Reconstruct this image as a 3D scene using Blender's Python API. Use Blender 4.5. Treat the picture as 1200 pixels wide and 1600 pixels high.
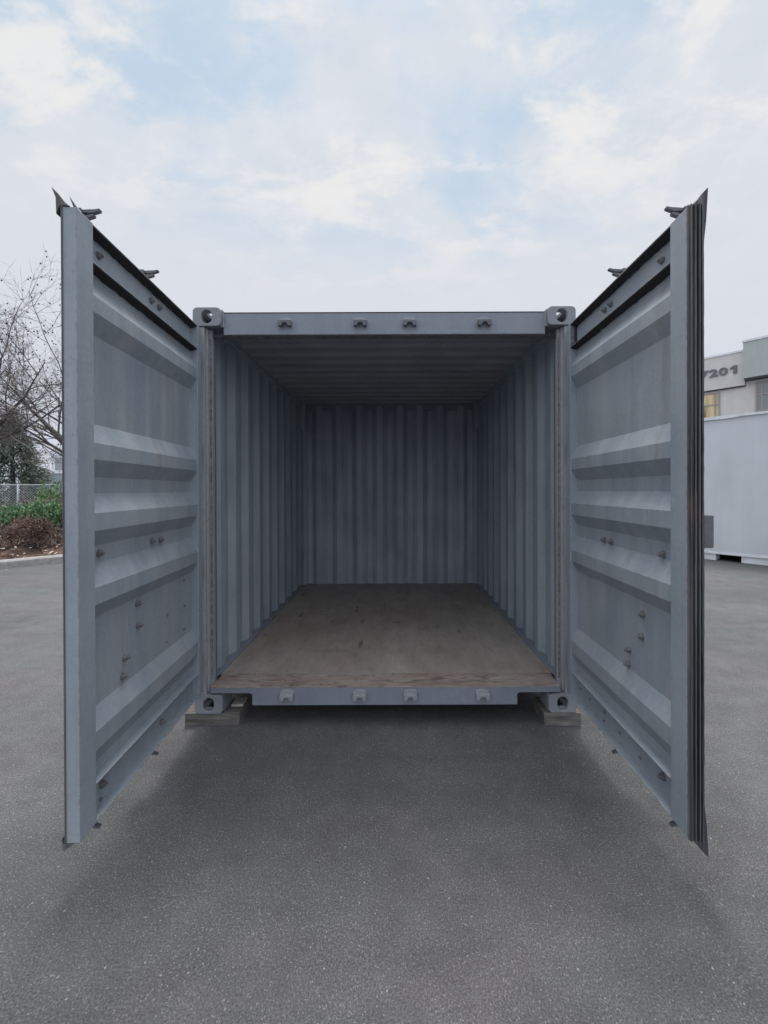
import bpy, bmesh, math, random
from mathutils import Vector, Matrix
R = math.radians
C = bpy.context.scene.collection
for o in list(bpy.data.objects): bpy.data.objects.remove(o)
S = bpy.context.scene

# ------------------------------------------------------------------ camera
cam = bpy.data.cameras.new("camera"); camo = bpy.data.objects.new("camera", cam); C.objects.link(camo)
camo.location = (0.064, -2.624, 1.509)
camo.rotation_euler = (R(90 - 0.0), R(0.0), 0)
camo.rotation_euler = (Matrix.Rotation(R(90 - .2), 3, 'X') @ Matrix.Rotation(R(-.2), 3, 'Z')).to_euler()
cam.sensor_fit = 'VERTICAL'; cam.sensor_height = 36; cam.lens = 644 / 1600 * 36
cam.shift_x = -17 / 1600; cam.shift_y = -32 / 1600
cam.clip_start = .02; cam.clip_end = 2000
S.camera = camo
S.render.resolution_x = 768; S.render.resolution_y = 1024

# ------------------------------------------------------------------ world and sun
SUN_EL, SUN_AZ = 64, -2          # elevation; azimuth from +Y (ahead of the camera), positive to the right
W = bpy.data.worlds.new("World"); S.world = W; W.use_nodes = True
nt = W.node_tree; nt.nodes.clear()
def N(nt, kind, **kw):
    n = nt.nodes.new(kind)
    for k, v in kw.items():
        if k.startswith('i_'):
            key = k[2:]; key = int(key) if key.isdigit() else key.replace('_', ' ')
            n.inputs[key].default_value = v
        else: setattr(n, k, v)
    return n
def L(nt, a, ao, b, bi): nt.links.new(a.outputs[ao], b.inputs[bi])
def math_n(nt, op, a, b=None, clamp=False):
    n = N(nt, 'ShaderNodeMath', operation=op); n.use_clamp = clamp
    for i, v in enumerate((a, b)):
        if v is None: continue
        if isinstance(v, (int, float)): n.inputs[i].default_value = v
        else: nt.links.new(v, n.inputs[i])
    return n.outputs[0]
def ramp(nt, src, stops, interp='LINEAR'):
    n = N(nt, 'ShaderNodeValToRGB'); cr = n.color_ramp; cr.interpolation = interp
    while len(cr.elements) < len(stops): cr.elements.new(.5)
    for e, (p, c) in zip(cr.elements, stops):
        e.position = p; e.color = (c, c, c, 1) if isinstance(c, (int, float)) else (*c, 1)
    nt.links.new(src, n.inputs[0]); return n.outputs[0]
def mixc(nt, f, a, b, mode='MIX'):
    n = N(nt, 'ShaderNodeMix', data_type='RGBA', blend_type=mode)
    for s, v in ((n.inputs[0], f), (n.inputs[6], a), (n.inputs[7], b)):
        if isinstance(v, (int, float)): s.default_value = v
        elif isinstance(v, tuple): s.default_value = (*v, 1)
        else: nt.links.new(v, s)
    return n.outputs[2]
sky = N(nt, 'ShaderNodeTexSky', sky_type='NISHITA', sun_disc=False, sun_elevation=R(SUN_EL), sun_rotation=R(SUN_AZ), air_density=1.0, dust_density=1.5, ozone_density=2.0)
bg = N(nt, 'ShaderNodeBackground', i_Strength=0.11)
tc = N(nt, 'ShaderNodeTexCoord'); sx = N(nt, 'ShaderNodeSeparateXYZ'); L(nt, tc, 'Generated', sx, 0)
zz = math_n(nt, 'MAXIMUM', sx.outputs[2], 0.0)
zc = math_n(nt, 'ADD', zz, 0.22)
cb = N(nt, 'ShaderNodeCombineXYZ')
nt.links.new(math_n(nt, 'DIVIDE', sx.outputs[0], zc), cb.inputs[0]); nt.links.new(math_n(nt, 'DIVIDE', sx.outputs[1], zc), cb.inputs[1])
def cloudnoise(scale, detail, rough, dist, off, sc=(1, 1, 1)):
    mp = N(nt, 'ShaderNodeMapping'); mp.inputs[1].default_value = off; mp.inputs[3].default_value = sc
    L(nt, cb, 0, mp, 0)
    n = N(nt, 'ShaderNodeTexNoise', i_Scale=scale, i_Detail=detail, i_Roughness=rough, i_Distortion=dist); L(nt, mp, 0, n, 0)
    return n.outputs[0]
n1 = cloudnoise(1.9, 12, .58, .35, (3.1, 7.7, 0), (.8, 1.25, 1))     # broad veil
n2 = cloudnoise(4.2, 12, .60, .25, (1.4, 2.2, 4), (.75, 1.5, 1))     # smaller heaps
n3 = cloudnoise(9, 6, .6, .1, (5, 1, 2))
cover = ramp(nt, n1, [(.37, .0), (.51, 1)], 'EASE')
heap = ramp(nt, math_n(nt, 'ADD', n2, math_n(nt, 'MULTIPLY', math_n(nt, 'SUBTRACT', n3, .5), .35)), [(.47, 0), (.66, .85)], 'EASE')
fine = ramp(nt, n3, [(.3, 0), (.7, 1)])
low = ramp(nt, zz, [(.36, 1), (.62, 0)], 'EASE')                     # towards the horizon the cloud deck closes
K = 1 / 0.11
blue = mixc(nt, .92, sky.outputs[0], (.50 * K, .62 * K, .745 * K))
veil = mixc(nt, fine, (.625 * K, .665 * K, .725 * K), (.72 * K, .74 * K, .775 * K))
cov2 = math_n(nt, 'MAXIMUM', math_n(nt, 'MULTIPLY', cover, .92), low)
c1 = mixc(nt, cov2, blue, veil)
c2 = mixc(nt, math_n(nt, 'MULTIPLY', heap, math_n(nt, 'SUBTRACT', 1.0, math_n(nt, 'MULTIPLY', low, .6))), c1, (.80 * K, .785 * K, .77 * K))
deck = ramp(nt, zz, [(.15, 0), (.50, 1)])
hz = mixc(nt, deck, (.60 * K, .635 * K, .725 * K), (.67 * K, .69 * K, .735 * K))
c3 = mixc(nt, math_n(nt, 'MULTIPLY', low, .8), c2, hz)
# overcast: the sky overhead is brighter than near the horizon; extra gain on the unseen sky behind the camera is added as fill light
zen = math_n(nt, 'MULTIPLY', ramp(nt, zz, [(.75, 0), (.98, 1)], 'EASE'), 2.0)
bk = math_n(nt, 'MULTIPLY', ramp(nt, math_n(nt, 'MULTIPLY', sx.outputs[1], -1.0), [(.0, 0), (.7, 1)], 'EASE'), .40)
gain = math_n(nt, 'ADD', 1.0, math_n(nt, 'ADD', zen, bk))
vs_ = N(nt, 'ShaderNodeVectorMath', operation='SCALE'); nt.links.new(c3, vs_.inputs[0]); nt.links.new(gain, vs_.inputs['Scale'])
L(nt, vs_, 0, bg, 0)
wo = N(nt, 'ShaderNodeOutputWorld'); L(nt, bg, 0, wo, 0)

sl = bpy.data.lights.new("sun", 'SUN'); sl.energy = 3.0; sl.angle = R(26); sl.color = (1, .97, .92)
so = bpy.data.objects.new("sun", sl); C.objects.link(so)
to_sun = Vector((math.sin(R(SUN_AZ)) * math.cos(R(SUN_EL)), math.cos(R(SUN_AZ)) * math.cos(R(SUN_EL)), math.sin(R(SUN_EL))))
so.rotation_euler = to_sun.to_track_quat('Z', 'Y').to_euler(); so.location = (0, 0, 20)
S.view_settings.view_transform = 'Standard'; S.view_settings.look = 'None'; S.view_settings.gamma = 1; S.view_settings.exposure = 0.12
S.render.engine = 'CYCLES'; S.cycles.max_bounces = 10; S.cycles.diffuse_bounces = 6

# ------------------------------------------------------------------ materials
def mat(name):
    m = bpy.data.materials.new(name); m.use_nodes = True
    nt = m.node_tree; b = nt.nodes['Principled BSDF']; return m, nt, b
def noise(nt, src, scale, detail=4, rough=.5, dist=0, sc=(1, 1, 1), off=(0, 0, 0)):
    mp = N(nt, 'ShaderNodeMapping'); mp.inputs[3].default_value = sc; mp.inputs[1].default_value = off
    nt.links.new(src, mp.inputs[0])
    n = N(nt, 'ShaderNodeTexNoise', i_Scale=scale, i_Detail=detail, i_Roughness=rough, i_Distortion=dist); L(nt, mp, 0, n, 0)
    return n.outputs[0]
def bump(nt, b, h, strength, dist=.01):
    n = N(nt, 'ShaderNodeBump', i_Strength=strength, i_Distance=dist); nt.links.new(h, n.inputs['Height']); L(nt, n, 0, b, 'Normal'); return n
def paint(name, base, tint, rough=.5, wear=.5, rust=.3, streak=.5, edge=True, dirt=None):
    """grey sea-container paint: blotches, vertical streaks, scratches, chipped and rusty edges"""
    m, nt, b = mat(name)
    co = N(nt, 'ShaderNodeTexCoord').outputs['Object']
    big = ramp(nt, noise(nt, co, 2.2, 5, .55), [(.3, 0), (.7, 1)])
    col = mixc(nt, big, base, tint)
    st = ramp(nt, noise(nt, co, 9, 4, .6, .1, (1, 1, .06)), [(.42, 0), (.72, 1)])
    col = mixc(nt, math_n(nt, 'MULTIPLY', st, streak * .5), col, tuple(x * y for x, y in zip(base, (1.34, 1.24, 1.18))))
    st2 = ramp(nt, noise(nt, co, 13, 3, .6, .2, (1, 1, .05), (4, 2, 7)), [(.56, 0), (.75, 1)])
    col = mixc(nt, math_n(nt, 'MULTIPLY', st2, streak * .55), col, tuple(x * y for x, y in zip(base, (.82, .72, .66))))
    mot = ramp(nt, noise(nt, co, 55, 6, .7), [(.3, .93), (.7, 1.06)])
    col = mixc(nt, 1.0, col, mot, 'MULTIPLY')
    # light rubbed scratches
    sc = ramp(nt, noise(nt, co, 38, 5, .65, .6, (1, 1, .5), (9, 9, 1)), [(.665, 0), (.70, 1)])
    col = mixc(nt, math_n(nt, 'MULTIPLY', sc, wear * .5), col, (.42, .43, .44))
    ln = ramp(nt, noise(nt, co, 7, 5, .7, .8, (1, .5, 6), (3, 1, 5)), [(.496, 0), (.502, 1), (.508, 0)])
    lg = ramp(nt, noise(nt, co, 2.4, 3, .5, 0, (1, 1, 1), (6, 2, 9)), [(.52, 0), (.62, 1)])
    col = mixc(nt, math_n(nt, 'MULTIPLY', math_n(nt, 'MULTIPLY', ln, lg), wear * .8), col, (.48, .49, .50))
    gm = ramp(nt, noise(nt, co, 5, 7, .7, .4, (1, 1, .35), (1, 6, 2)), [(.48, 0), (.72, 1)])
    col = mixc(nt, math_n(nt, 'MULTIPLY', gm, streak * .35), col, tuple(x * .58 for x in base))
    # rust freckles, gathered in patches
    pt = ramp(nt, noise(nt, co, 3.1, 4, .6, 0, (1, 1, .6), (2, 5, 3)), [(.49, 0), (.60, 1)])
    rf = ramp(nt, noise(nt, co, 75, 6, .72, .3, (1, 1, .7)), [(.60, 0), (.66, 1)])
    rm = math_n(nt, 'MULTIPLY', math_n(nt, 'MULTIPLY', pt, rf), rust)
    rustc = mixc(nt, noise(nt, co, 120, 3), (.11, .045, .02), (.24, .14, .09))
    col = mixc(nt, rm, col, rustc)
    hgt = noise(nt, co, 45, 5, .6)
    if edge:
        bv = N(nt, 'ShaderNodeBevel', samples=4, i_Radius=.009); ge = N(nt, 'ShaderNodeNewGeometry')
        dt = N(nt, 'ShaderNodeVectorMath', operation='DOT_PRODUCT'); L(nt, bv, 0, dt, 0); L(nt, ge, 'Normal', dt, 1)
        em = ramp(nt, dt.outputs['Value'], [(.80, 1), (.985, 0)])
        ch = ramp(nt, noise(nt, co, 26, 6, .7, .3), [(.43, 0), (.52, 1)])
        em2 = math_n(nt, 'MULTIPLY', math_n(nt, 'MULTIPLY', em, ch), wear)
        ec = mixc(nt, ramp(nt, noise(nt, co, 40, 3), [(.45, 0), (.6, 1)]), (.40, .39, .38), (.17, .095, .06))
        col = mixc(nt, em2, col, ec)
    if dirt:
        col = mixc(nt, math_n(nt, 'MULTIPLY', ramp(nt, noise(nt, co, 6, 6, .65), [(.42, 0), (.66, 1)]), dirt), col, (.11, .095, .08))
    nt.links.new(col, b.inputs['Base Color'])
    nt.links.new(ramp(nt, noise(nt, co, 14, 5, .6), [(.3, rough - .07), (.7, rough + .14)]), b.inputs['Roughness'])
    b.inputs['Specular IOR Level'].default_value = .35
    bump(nt, b, hgt, .12, .006)
    return m
def plain(name, c, rough=.7, var=.25, scale=20, bm=.15, c2=None, sc=(1, 1, 1), metal=0):
    m, nt, b = mat(name); co = N(nt, 'ShaderNodeTexCoord').outputs['Object']
    n = noise(nt, co, scale, 6, .6, 0, sc)
    col = mixc(nt, ramp(nt, n, [(.3, 0), (.7, 1)]), tuple(x * (1 - var) for x in c), c2 or tuple(x * (1 + var) for x in c))
    nt.links.new(col, b.inputs['Base Color']); b.inputs['Roughness'].default_value = rough; b.inputs['Metallic'].default_value = metal
    if bm: bump(nt, b, n, bm, .01)
    return m
M = {}
M['door'] = paint('door_paint', (.325, .36, .40), (.245, .295, .34), .5, .95, .5, .6)
M['panel'] = paint('door_panel_paint', (.335, .366, .402), (.245, .298, .345), .45, .6, .4, 1.0, edge=False)
M['frame'] = paint('frame_paint', (.245, .268, .315), (.20, .228, .28), .5, .8, .5, .4)
M['post'] = paint('post_paint', (.33, .35, .375), (.26, .29, .32), .55, .8, 1.0, .6)
M['wall'] = paint('inner_wall_paint', (.37, .425, .47), (.27, .325, .375), .5, .35, .8, .7, edge=False)
M['back'] = paint('end_wall_paint', (.41, .45, .51), (.26, .305, .385), .5, .4, 1.0, 1.0, edge=False)
M['roof'] = paint('inner_roof_paint', (.36, .375, .40), (.26, .275, .30), .6, .3, .8, .2, edge=False)
M['cast'] = paint('casting_paint', (.25, .265, .295), (.21, .225, .255), .5, .35, .35, .1)
M['keeper'] = paint('keeper_paint', (.33, .35, .385), (.25, .27, .30), .5, 1.0, 1.0, .3)
M['rusty'] = plain('rusty_strip', (.16, .145, .14), .8, .45, 45, .4, (.27, .27, .275))
M['bolt'] = paint('bolt_paint', (.24, .245, .255), (.12, .12, .125), .4, .9, 1.0, 0, edge=False)
M['cam'] = paint('cam_paint', (.15, .155, .17), (.10, .105, .12), .5, .6, .6, .1, edge=False)
M['darkstrip'] = plain('near_black_strip', (.022, .022, .024), .75, .3, 40, .2)  # near-black: frame seal lines and the strips under the door flanges
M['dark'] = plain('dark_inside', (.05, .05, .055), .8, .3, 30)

def rubber():
    m, nt, b = mat('gasket_rubber'); co = N(nt, 'ShaderNodeTexCoord').outputs['Object']
    a = noise(nt, co, 30, 5, .6, .2, (1, 1, .03)); p = noise(nt, co, 9, 4, .6, .1, (1, 1, .2))
    col = mixc(nt, ramp(nt, a, [(.35, 0), (.7, 1)]), (.028, .029, .034), (.16, .163, .175))
    col = mixc(nt, math_n(nt, 'MULTIPLY', ramp(nt, p, [(.56, 0), (.62, 1)]), .5), col, (.17, .13, .115))
    nt.links.new(col, b.inputs['Base Color']); b.inputs['Roughness'].default_value = .55; bump(nt, b, a, .3, .004); return m
M['rubber'] = rubber()

def asphalt():
    m, nt, b = mat('asphalt'); co = N(nt, 'ShaderNodeTexCoord').outputs['Object']
    big = ramp(nt, noise(nt, co, .55, 5, .6, .3), [(.3, 0), (.7, 1)])
    col = mixc(nt, big, (.088, .089, .092), (.122, .120, .121))
    mid = ramp(nt, noise(nt, co, 5, 6, .65), [(.3, .84), (.7, 1.14)])
    col = mixc(nt, 1.0, col, mid, 'MULTIPLY')
    gr = noise(nt, co, 150, 5, .85)
    col = mixc(nt, 1.0, col, ramp(nt, gr, [(.34, .40), (.5, .95), (.66, 1.75)]), 'MULTIPLY')
    # aggregate stones: a light stone in some cells
    def stones(scale, lo, hi, colr, amt, src, chance):
        nonlocal_col = src
        v = N(nt, 'ShaderNodeTexVoronoi', feature='F1', i_Scale=scale); nt.links.new(co, v.inputs['Vector'])
        sep = N(nt, 'ShaderNodeSeparateColor'); L(nt, v, 'Color', sep, 0)
        pick = ramp(nt, sep.outputs[0], [(chance, 0), (chance + .02, 1)])
        rad = ramp(nt, v.outputs['Distance'], [(lo, 1), (hi, 0)])
        f = math_n(nt, 'MULTIPLY', math_n(nt, 'MULTIPLY', pick, rad), amt)
        return mixc(nt, f, nonlocal_col, colr), f
    tn = ramp(nt, noise(nt, co, 1.1, 4, .6, .3, (1, 1, 1), (3, 8, 0)), [(.4, 0), (.6, 1)])
    col = mixc(nt, 1.0, col, mixc(nt, tn, (.96, 1.02, 1.0), (1.03, .985, 1.01)), 'MULTIPLY')
    dens = ramp(nt, noise(nt, co, 2.2, 5, .65, .2, (1, 1, 1), (5, 5, 0)), [(.42, .05), (.64, .7)])
    ptc = noise(nt, co, 125, 5, .8, .5)
    col = mixc(nt, math_n(nt, 'MULTIPLY', ramp(nt, ptc, [(.565, 0), (.66, 1)]), dens), col, (.42, .41, .40))
    col = mixc(nt, math_n(nt, 'MULTIPLY', ramp(nt, ptc, [(.34, 1), (.43, 0)]), .7), col, (.05, .052, .055))
    col, f1 = stones(150, .18, .42, (.36, .35, .34), .6, col, .84)
    col, f2 = stones(85, .12, .36, (.52, .51, .49), .7, col, .975)
    col, f3 = stones(160, .25, .42, (.05, .052, .055), .7, col, .72)
    # faint tyre-worn bands / brushed lines on the far part and a few wandering cracks
    wv = ramp(nt, noise(nt, co, 3, 4, .6, .4, (.25, 1.6, 1)), [(.35, .93), (.65, 1.07)])
    col = mixc(nt, 1.0, col, wv, 'MULTIPLY')
    nt.links.new(col, b.inputs['Base Color']); b.inputs['Roughness'].default_value = .85; b.inputs['Specular IOR Level'].default_value = .3
    h = math_n(nt, 'ADD', gr, math_n(nt, 'MULTIPLY', f1, .6))
    bump(nt, b, h, .55, .006); return m
M['asphalt'] = asphalt()

def plywood():
    m, nt, b = mat('weathered_plywood'); co = N(nt, 'ShaderNodeTexCoord').outputs['Object']
    col = mixc(nt, ramp(nt, noise(nt, co, 1.6, 5, .6, .2), [(.32, 0), (.68, 1)]), (.295, .245, .215), (.375, .335, .305))
    col = mixc(nt, 1.0, col, ramp(nt, noise(nt, co, 8, 6, .65, .2, (1, .35, 1)), [(.3, .82), (.7, 1.15)]), 'MULTIPLY')
    col = mixc(nt, 1.0, col, ramp(nt, noise(nt, co, 60, 5, .7, 0, (1, .12, 1)), [(.3, .9), (.7, 1.1)]), 'MULTIPLY')
    s = ramp(nt, noise(nt, co, 6.5, 5, .6, .7, (1, .45, 1), (3.3, 1.2, 0)), [(.60, 0), (.70, 1)])
    col = mixc(nt, math_n(nt, 'MULTIPLY', s, .45), col, (.13, .11, .095))
    s2 = ramp(nt, noise(nt, co, 9, 3, .5, .3, (1.2, .22, 1), (8, 4, 0)), [(.70, 0), (.75, 1)])
    col = mixc(nt, math_n(nt, 'MULTIPLY', s2, .7), col, (.07, .06, .055))
    # spills and drag marks at fixed places on the boards (x, y, half width, half length)
    for (px, py, hw_, hl, am) in ((-.22, -.75, .022, .13, .8), (-.25, -.17, .03, .12, .5), (-.62, .05, .10, .03, .4), (.08, -.20, .06, .05, .35), (.40, -.35, .18, .03, .3), (.63, -.45, .03, .07, .45), (-.45, -.9, .2, .04, .25), (-.05, .35, .02, .2, .3)):
        mp = N(nt, 'ShaderNodeMapping', vector_type='POINT'); mp.inputs[1].default_value = (-px / hw_, -py / hl, 0); mp.inputs[3].default_value = (1 / hw_, 1 / hl, 0); nt.links.new(co, mp.inputs[0])
        wn = N(nt, 'ShaderNodeTexNoise', i_Scale=.9, i_Detail=4); L(nt, mp, 0, wn, 0)
        va = N(nt, 'ShaderNodeVectorMath', operation='MULTIPLY_ADD'); L(nt, wn, 'Color', va, 0); va.inputs[1].default_value = (1.2, 1.2, 0); L(nt, mp, 0, va, 2)
        vb = N(nt, 'ShaderNodeVectorMath', operation='SUBTRACT'); L(nt, va, 0, vb, 0); vb.inputs[1].default_value = (.6, .6, 0)
        ln_ = N(nt, 'ShaderNodeVectorMath', operation='LENGTH'); L(nt, vb, 0, ln_, 0)
        col = mixc(nt, math_n(nt, 'MULTIPLY', ramp(nt, ln_.outputs['Value'], [(.35, 1), (1.0, 0)], 'EASE'), am), col, (.10, .085, .075))
    nt.links.new(col, b.inputs['Base Color']); b.inputs['Roughness'].default_value = .62
    bump(nt, b, noise(nt, co, 70, 4, .6, 0, (1, .15, 1)), .15, .004); return m
M['ply'] = plywood()
def oldwood(name, a, c, axis=(.08, 1, 1)):
    m, nt, b = mat(name); co = N(nt, 'ShaderNodeTexCoord').outputs['Object']
    g = noise(nt, co, 60, 6, .7, .4, axis)
    col = mixc(nt, ramp(nt, g, [(.3, 0), (.7, 1)]), a, c)
    col = mixc(nt, 1.0, col, ramp(nt, noise(nt, co, 7, 5, .6, .2), [(.3, .7), (.7, 1.2)]), 'MULTIPLY')
    nt.links.new(col, b.inputs['Base Color']); b.inputs['Roughness'].default_value = .85; bump(nt, b, g, .5, .006); return m
M['block'] = oldwood('old_timber', (.05, .046, .043), (.22, .205, .19))
M['paleblock'] = oldwood('pale_timber', (.40, .38, .34), (.62, .60, .55))
def threshold():
    m, nt, b = mat('rusty_threshold_plate'); co = N(nt, 'ShaderNodeTexCoord').outputs['Object']
    col = mixc(nt, ramp(nt, noise(nt, co, 3.5, 6, .7, .3, (.5, 1.6, 1)), [(.38, 0), (.62, 1)]), (.27, .20, .165), (.36, .32, .295))
    col = mixc(nt, 1.0, col, ramp(nt, noise(nt, co, 40, 6, .75, .2, (.35, 1, 1)), [(.3, .72), (.7, 1.22)]), 'MULTIPLY')
    col = mixc(nt, math_n(nt, 'MULTIPLY', ramp(nt, noise(nt, co, 9, 6, .7, .5, (.6, 1.5, 1), (3, 3, 3)), [(.54, 0), (.64, 1)]), .7), col, (.10, .065, .05))
    col = mixc(nt, math_n(nt, 'MULTIPLY', ramp(nt, noise(nt, co, 22, 5, .7, .5, (.7, 1, 1), (7, 1, 3)), [(.64, 0), (.68, 1)]), .6), col, (.55, .50, .44))
    nt.links.new(col, b.inputs['Base Color']); b.inputs['Roughness'].default_value = .75; bump(nt, b, noise(nt, co, 30, 5, .7), .3, .004); return m
M['thresh'] = threshold()

# ------------------------------------------------------------------ mesh helpers
class MB:
    def __init__(self): self.bm = bmesh.new()
    def poly(self, vs, fs, fn=None):
        bv = [self.bm.verts.new(fn(*v) if fn else v) for v in vs]
        for f in fs:
            try: self.bm.faces.new([bv[i] for i in f])
            except ValueError: pass
        return self
    def box(self, a, b, fn=None):
        (x0, y0, z0), (x1, y1, z1) = a, b
        v = [(x, y, z) for x in (x0, x1) for y in (y0, y1) for z in (z0, z1)]
        return self.poly(v, [(0, 1, 3, 2), (4, 6, 7, 5), (0, 4, 5, 1), (2, 3, 7, 6), (0, 2, 6, 4), (1, 5, 7, 3)], fn)
    def prism(self, pts, lo, hi, fn):
        """pts: polygon (a,b); fn(a,b,c) -> world, c from lo to hi"""
        n = len(pts)
        v = [(a, b, lo) for a, b in pts] + [(a, b, hi) for a, b in pts]
        f = [tuple(range(n)), tuple(range(n, 2 * n))] + [(i, (i + 1) % n, n + (i + 1) % n, n + i) for i in range(n)]
        return self.poly(v, f, fn)
    def strip(self, pts, lo, hi, fn, n=1):
        k = len(pts); v = []; f = []
        for j in range(n + 1):
            c = lo + (hi - lo) * j / n
            v += [(a, b, c) for a, b in pts]
        for j in range(n):
            f += [(j * k + i, j * k + i + 1, (j + 1) * k + i + 1, (j + 1) * k + i) for i in range(k - 1)]
        return self.poly(v, f, fn)
    def tube(self, pts, rads, seg=8, caps=True):
        pts = [Vector(p) for p in pts]; rings = []
        for i, p in enumerate(pts):
            d = (pts[min(i + 1, len(pts) - 1)] - pts[max(i - 1, 0)]).normalized()
            a = d.cross(Vector((0, 0, 1)) if abs(d.z) < .9 else Vector((1, 0, 0))).normalized(); b = d.cross(a)
            r = rads[i] if isinstance(rads, (list, tuple)) else rads
            rings.append([self.bm.verts.new(p + (a * math.cos(t) + b * math.sin(t)) * r) for t in (2 * math.pi * k / seg for k in range(seg))])
        for r0, r1 in zip(rings, rings[1:]):
            for k in range(seg): self.bm.faces.new((r0[k], r0[(k + 1) % seg], r1[(k + 1) % seg], r1[k]))
        if caps: self.bm.faces.new(rings[0]); self.bm.faces.new(rings[-1])
        return self
    def ring_plate(self, w, h, hw, hh, t, fn, rad=.03, seg=24, holerad=None):
        """plate w x h in (a,b), centred, with an oval hole; thickness along c 0..t"""
        def rr(W_, H_, r, ang):   # rounded rectangle boundary in direction ang
            c, s = math.cos(ang), math.sin(ang)
            lo, hi = 0, 2
            for _ in range(24):
                mid = (lo + hi) / 2; x, y = abs(c * mid), abs(s * mid)
                ins = x <= W_ / 2 and y <= H_ / 2
                if ins and x > W_ / 2 - r and y > H_ / 2 - r: ins = math.hypot(x - W_ / 2 + r, y - H_ / 2 + r) <= r
                lo, hi = (mid, hi) if ins else (lo, mid)
            return c * lo, s * lo
        n = seg * 2; o = [rr(w, h, rad, 2 * math.pi * k / n) for k in range(n)]; i_ = [rr(hw, hh, min(hw, hh) / 2 * .98, 2 * math.pi * k / n) for k in range(n)]
        v = [(a, b, 0) for a, b in o] + [(a, b, 0) for a, b in i_] + [(a, b, t) for a, b in o] + [(a, b, t) for a, b in i_]
        f = []
        for k in range(n):
            q = (k + 1) % n
            f += [(k, q, n + q, n + k), (2 * n + k, 3 * n + k, 3 * n + q, 2 * n + q), (k, 2 * n + k, 2 * n + q, q), (n + k, n + q, 3 * n + q, 3 * n + k)]
        return self.poly(v, f, fn)
    def build(self, name, m, parent=None, origin=None, bevel=0, smooth=False, solid=0):
        bm = self.bm; bmesh.ops.recalc_face_normals(bm, faces=bm.faces)
        me = bpy.data.meshes.new(name); bm.to_mesh(me); bm.free()
        org = Vector(origin) if origin is not None else (root_of(parent) if parent else Vector((0, 0, 0)))
        me.transform(Matrix.Translation(-org))
        if smooth:
            for p in me.polygons: p.use_smooth = True
        me.materials.append(m); o = bpy.data.objects.new(name, me); C.objects.link(o)
        if parent: o.parent = parent
        else: o.location = org
        if solid:
            md = o.modifiers.new('s', 'SOLIDIFY'); md.thickness = solid; md.offset = 0
        if bevel:
            md = o.modifiers.new('b', 'BEVEL'); md.width = bevel; md.segments = 2; md.limit_method = 'ANGLE'; md.angle_limit = R(40)
        return o
def root_of(o):
    while o.parent: o = o.parent
    return Vector(o.location)
def tag(o, label=None, cat=None, group=None, kind=None):
    for k, v in (('label', label), ('category', cat), ('group', group), ('kind', kind)):
        if v: o[k] = v
    return o
def thing(name, loc, label, cat, group=None):
    o = bpy.data.objects.new(name, None); C.objects.link(o); o.location = loc; o.empty_display_size = .2
    return tag(o, label, cat, group)
def struct(mb, name, m, **k): return tag(mb.build(name, m, **k), kind='structure')

# ------------------------------------------------------------------ ground
g = MB(); g.poly([(-400, -200, 0), (400, -200, 0), (400, 600, 0), (-400, 600, 0)], [(0, 1, 2, 3)])
struct(g, 'ground', M['asphalt'])

# ------------------------------------------------------------------ the shipping container
ZB = .085                     # underside of the castings: it stands on timber blocks
LEN = 2.991; FL = .252
box_ = thing('shipping_container', (0, LEN / 2, ZB), 'grey ten-foot steel shipping container with both doors swung wide open, empty inside', 'shipping container')
idf = lambda a, b, c: (a, b, c)

def casting(sx_, y0, z0, top):
    """corner casting; y0 = outer end face, sy = direction inwards"""
    front = y0 < 1; sy = 1 if front else -1
    w, d, h = (.178 if front else .098), .162, .118; cx_ = sx_ * (1.219 - w / 2); t = .026
    zc_ = z0 + h / 2
    mb = MB()
    mb.ring_plate(w, h, .068 if front else .05, .086, t, lambda a, b, c: (cx_ + a + sx_ * .008 * 0, y0 + sy * c, zc_ + b), .026)
    mb.ring_plate(d - t, h - .006, .07, .05, t, lambda a, b, c: (sx_ * (1.219 - .0015 - c), y0 + sy * (t + (d - t) / 2 + a), zc_ + b), .008)
    zz_ = z0 + h - .0015 if top else z0 + .0015
    mb.ring_plate(w - t - .004, d - t - .004, .075 if front else .04, .115, t, lambda a, b, c: (cx_ - sx_ * t / 2 + a, y0 + sy * (t + (d - t) / 2 + b), zz_ + (-c if top else c)), .008)
    mb.box((cx_ - sx_ * (w / 2 - .001), y0 + sy * (t + .001), z0 + .003), (cx_ - sx_ * (w / 2 - .02), y0 + sy * d, z0 + h - (.03 if top else .003)))
    mb.box((cx_ - sx_ * (w / 2 - .021), y0 + sy * (d - .018), z0 + .03), (cx_ + sx_ * (w / 2 - .03), y0 + sy * (d - .001), z0 + h - .03))
    zo = z0 + .003 if top else z0 + h - .023
    mb.box((cx_ - sx_ * (w / 2 - .021), y0 + sy * (t + .001), zo), (cx_ + sx_ * (w / 2 - .03), y0 + sy * (d - .019), zo + .02))
    mb.build('corner_casting', M['cast'], box_, bevel=.003)
for sx_ in (-1, 1):
    for y0 in (0, LEN):
        for z0, top in ((ZB, False), (ZB + 2.591 - .118, True)): casting(sx_, y0, z0, top)
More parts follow.
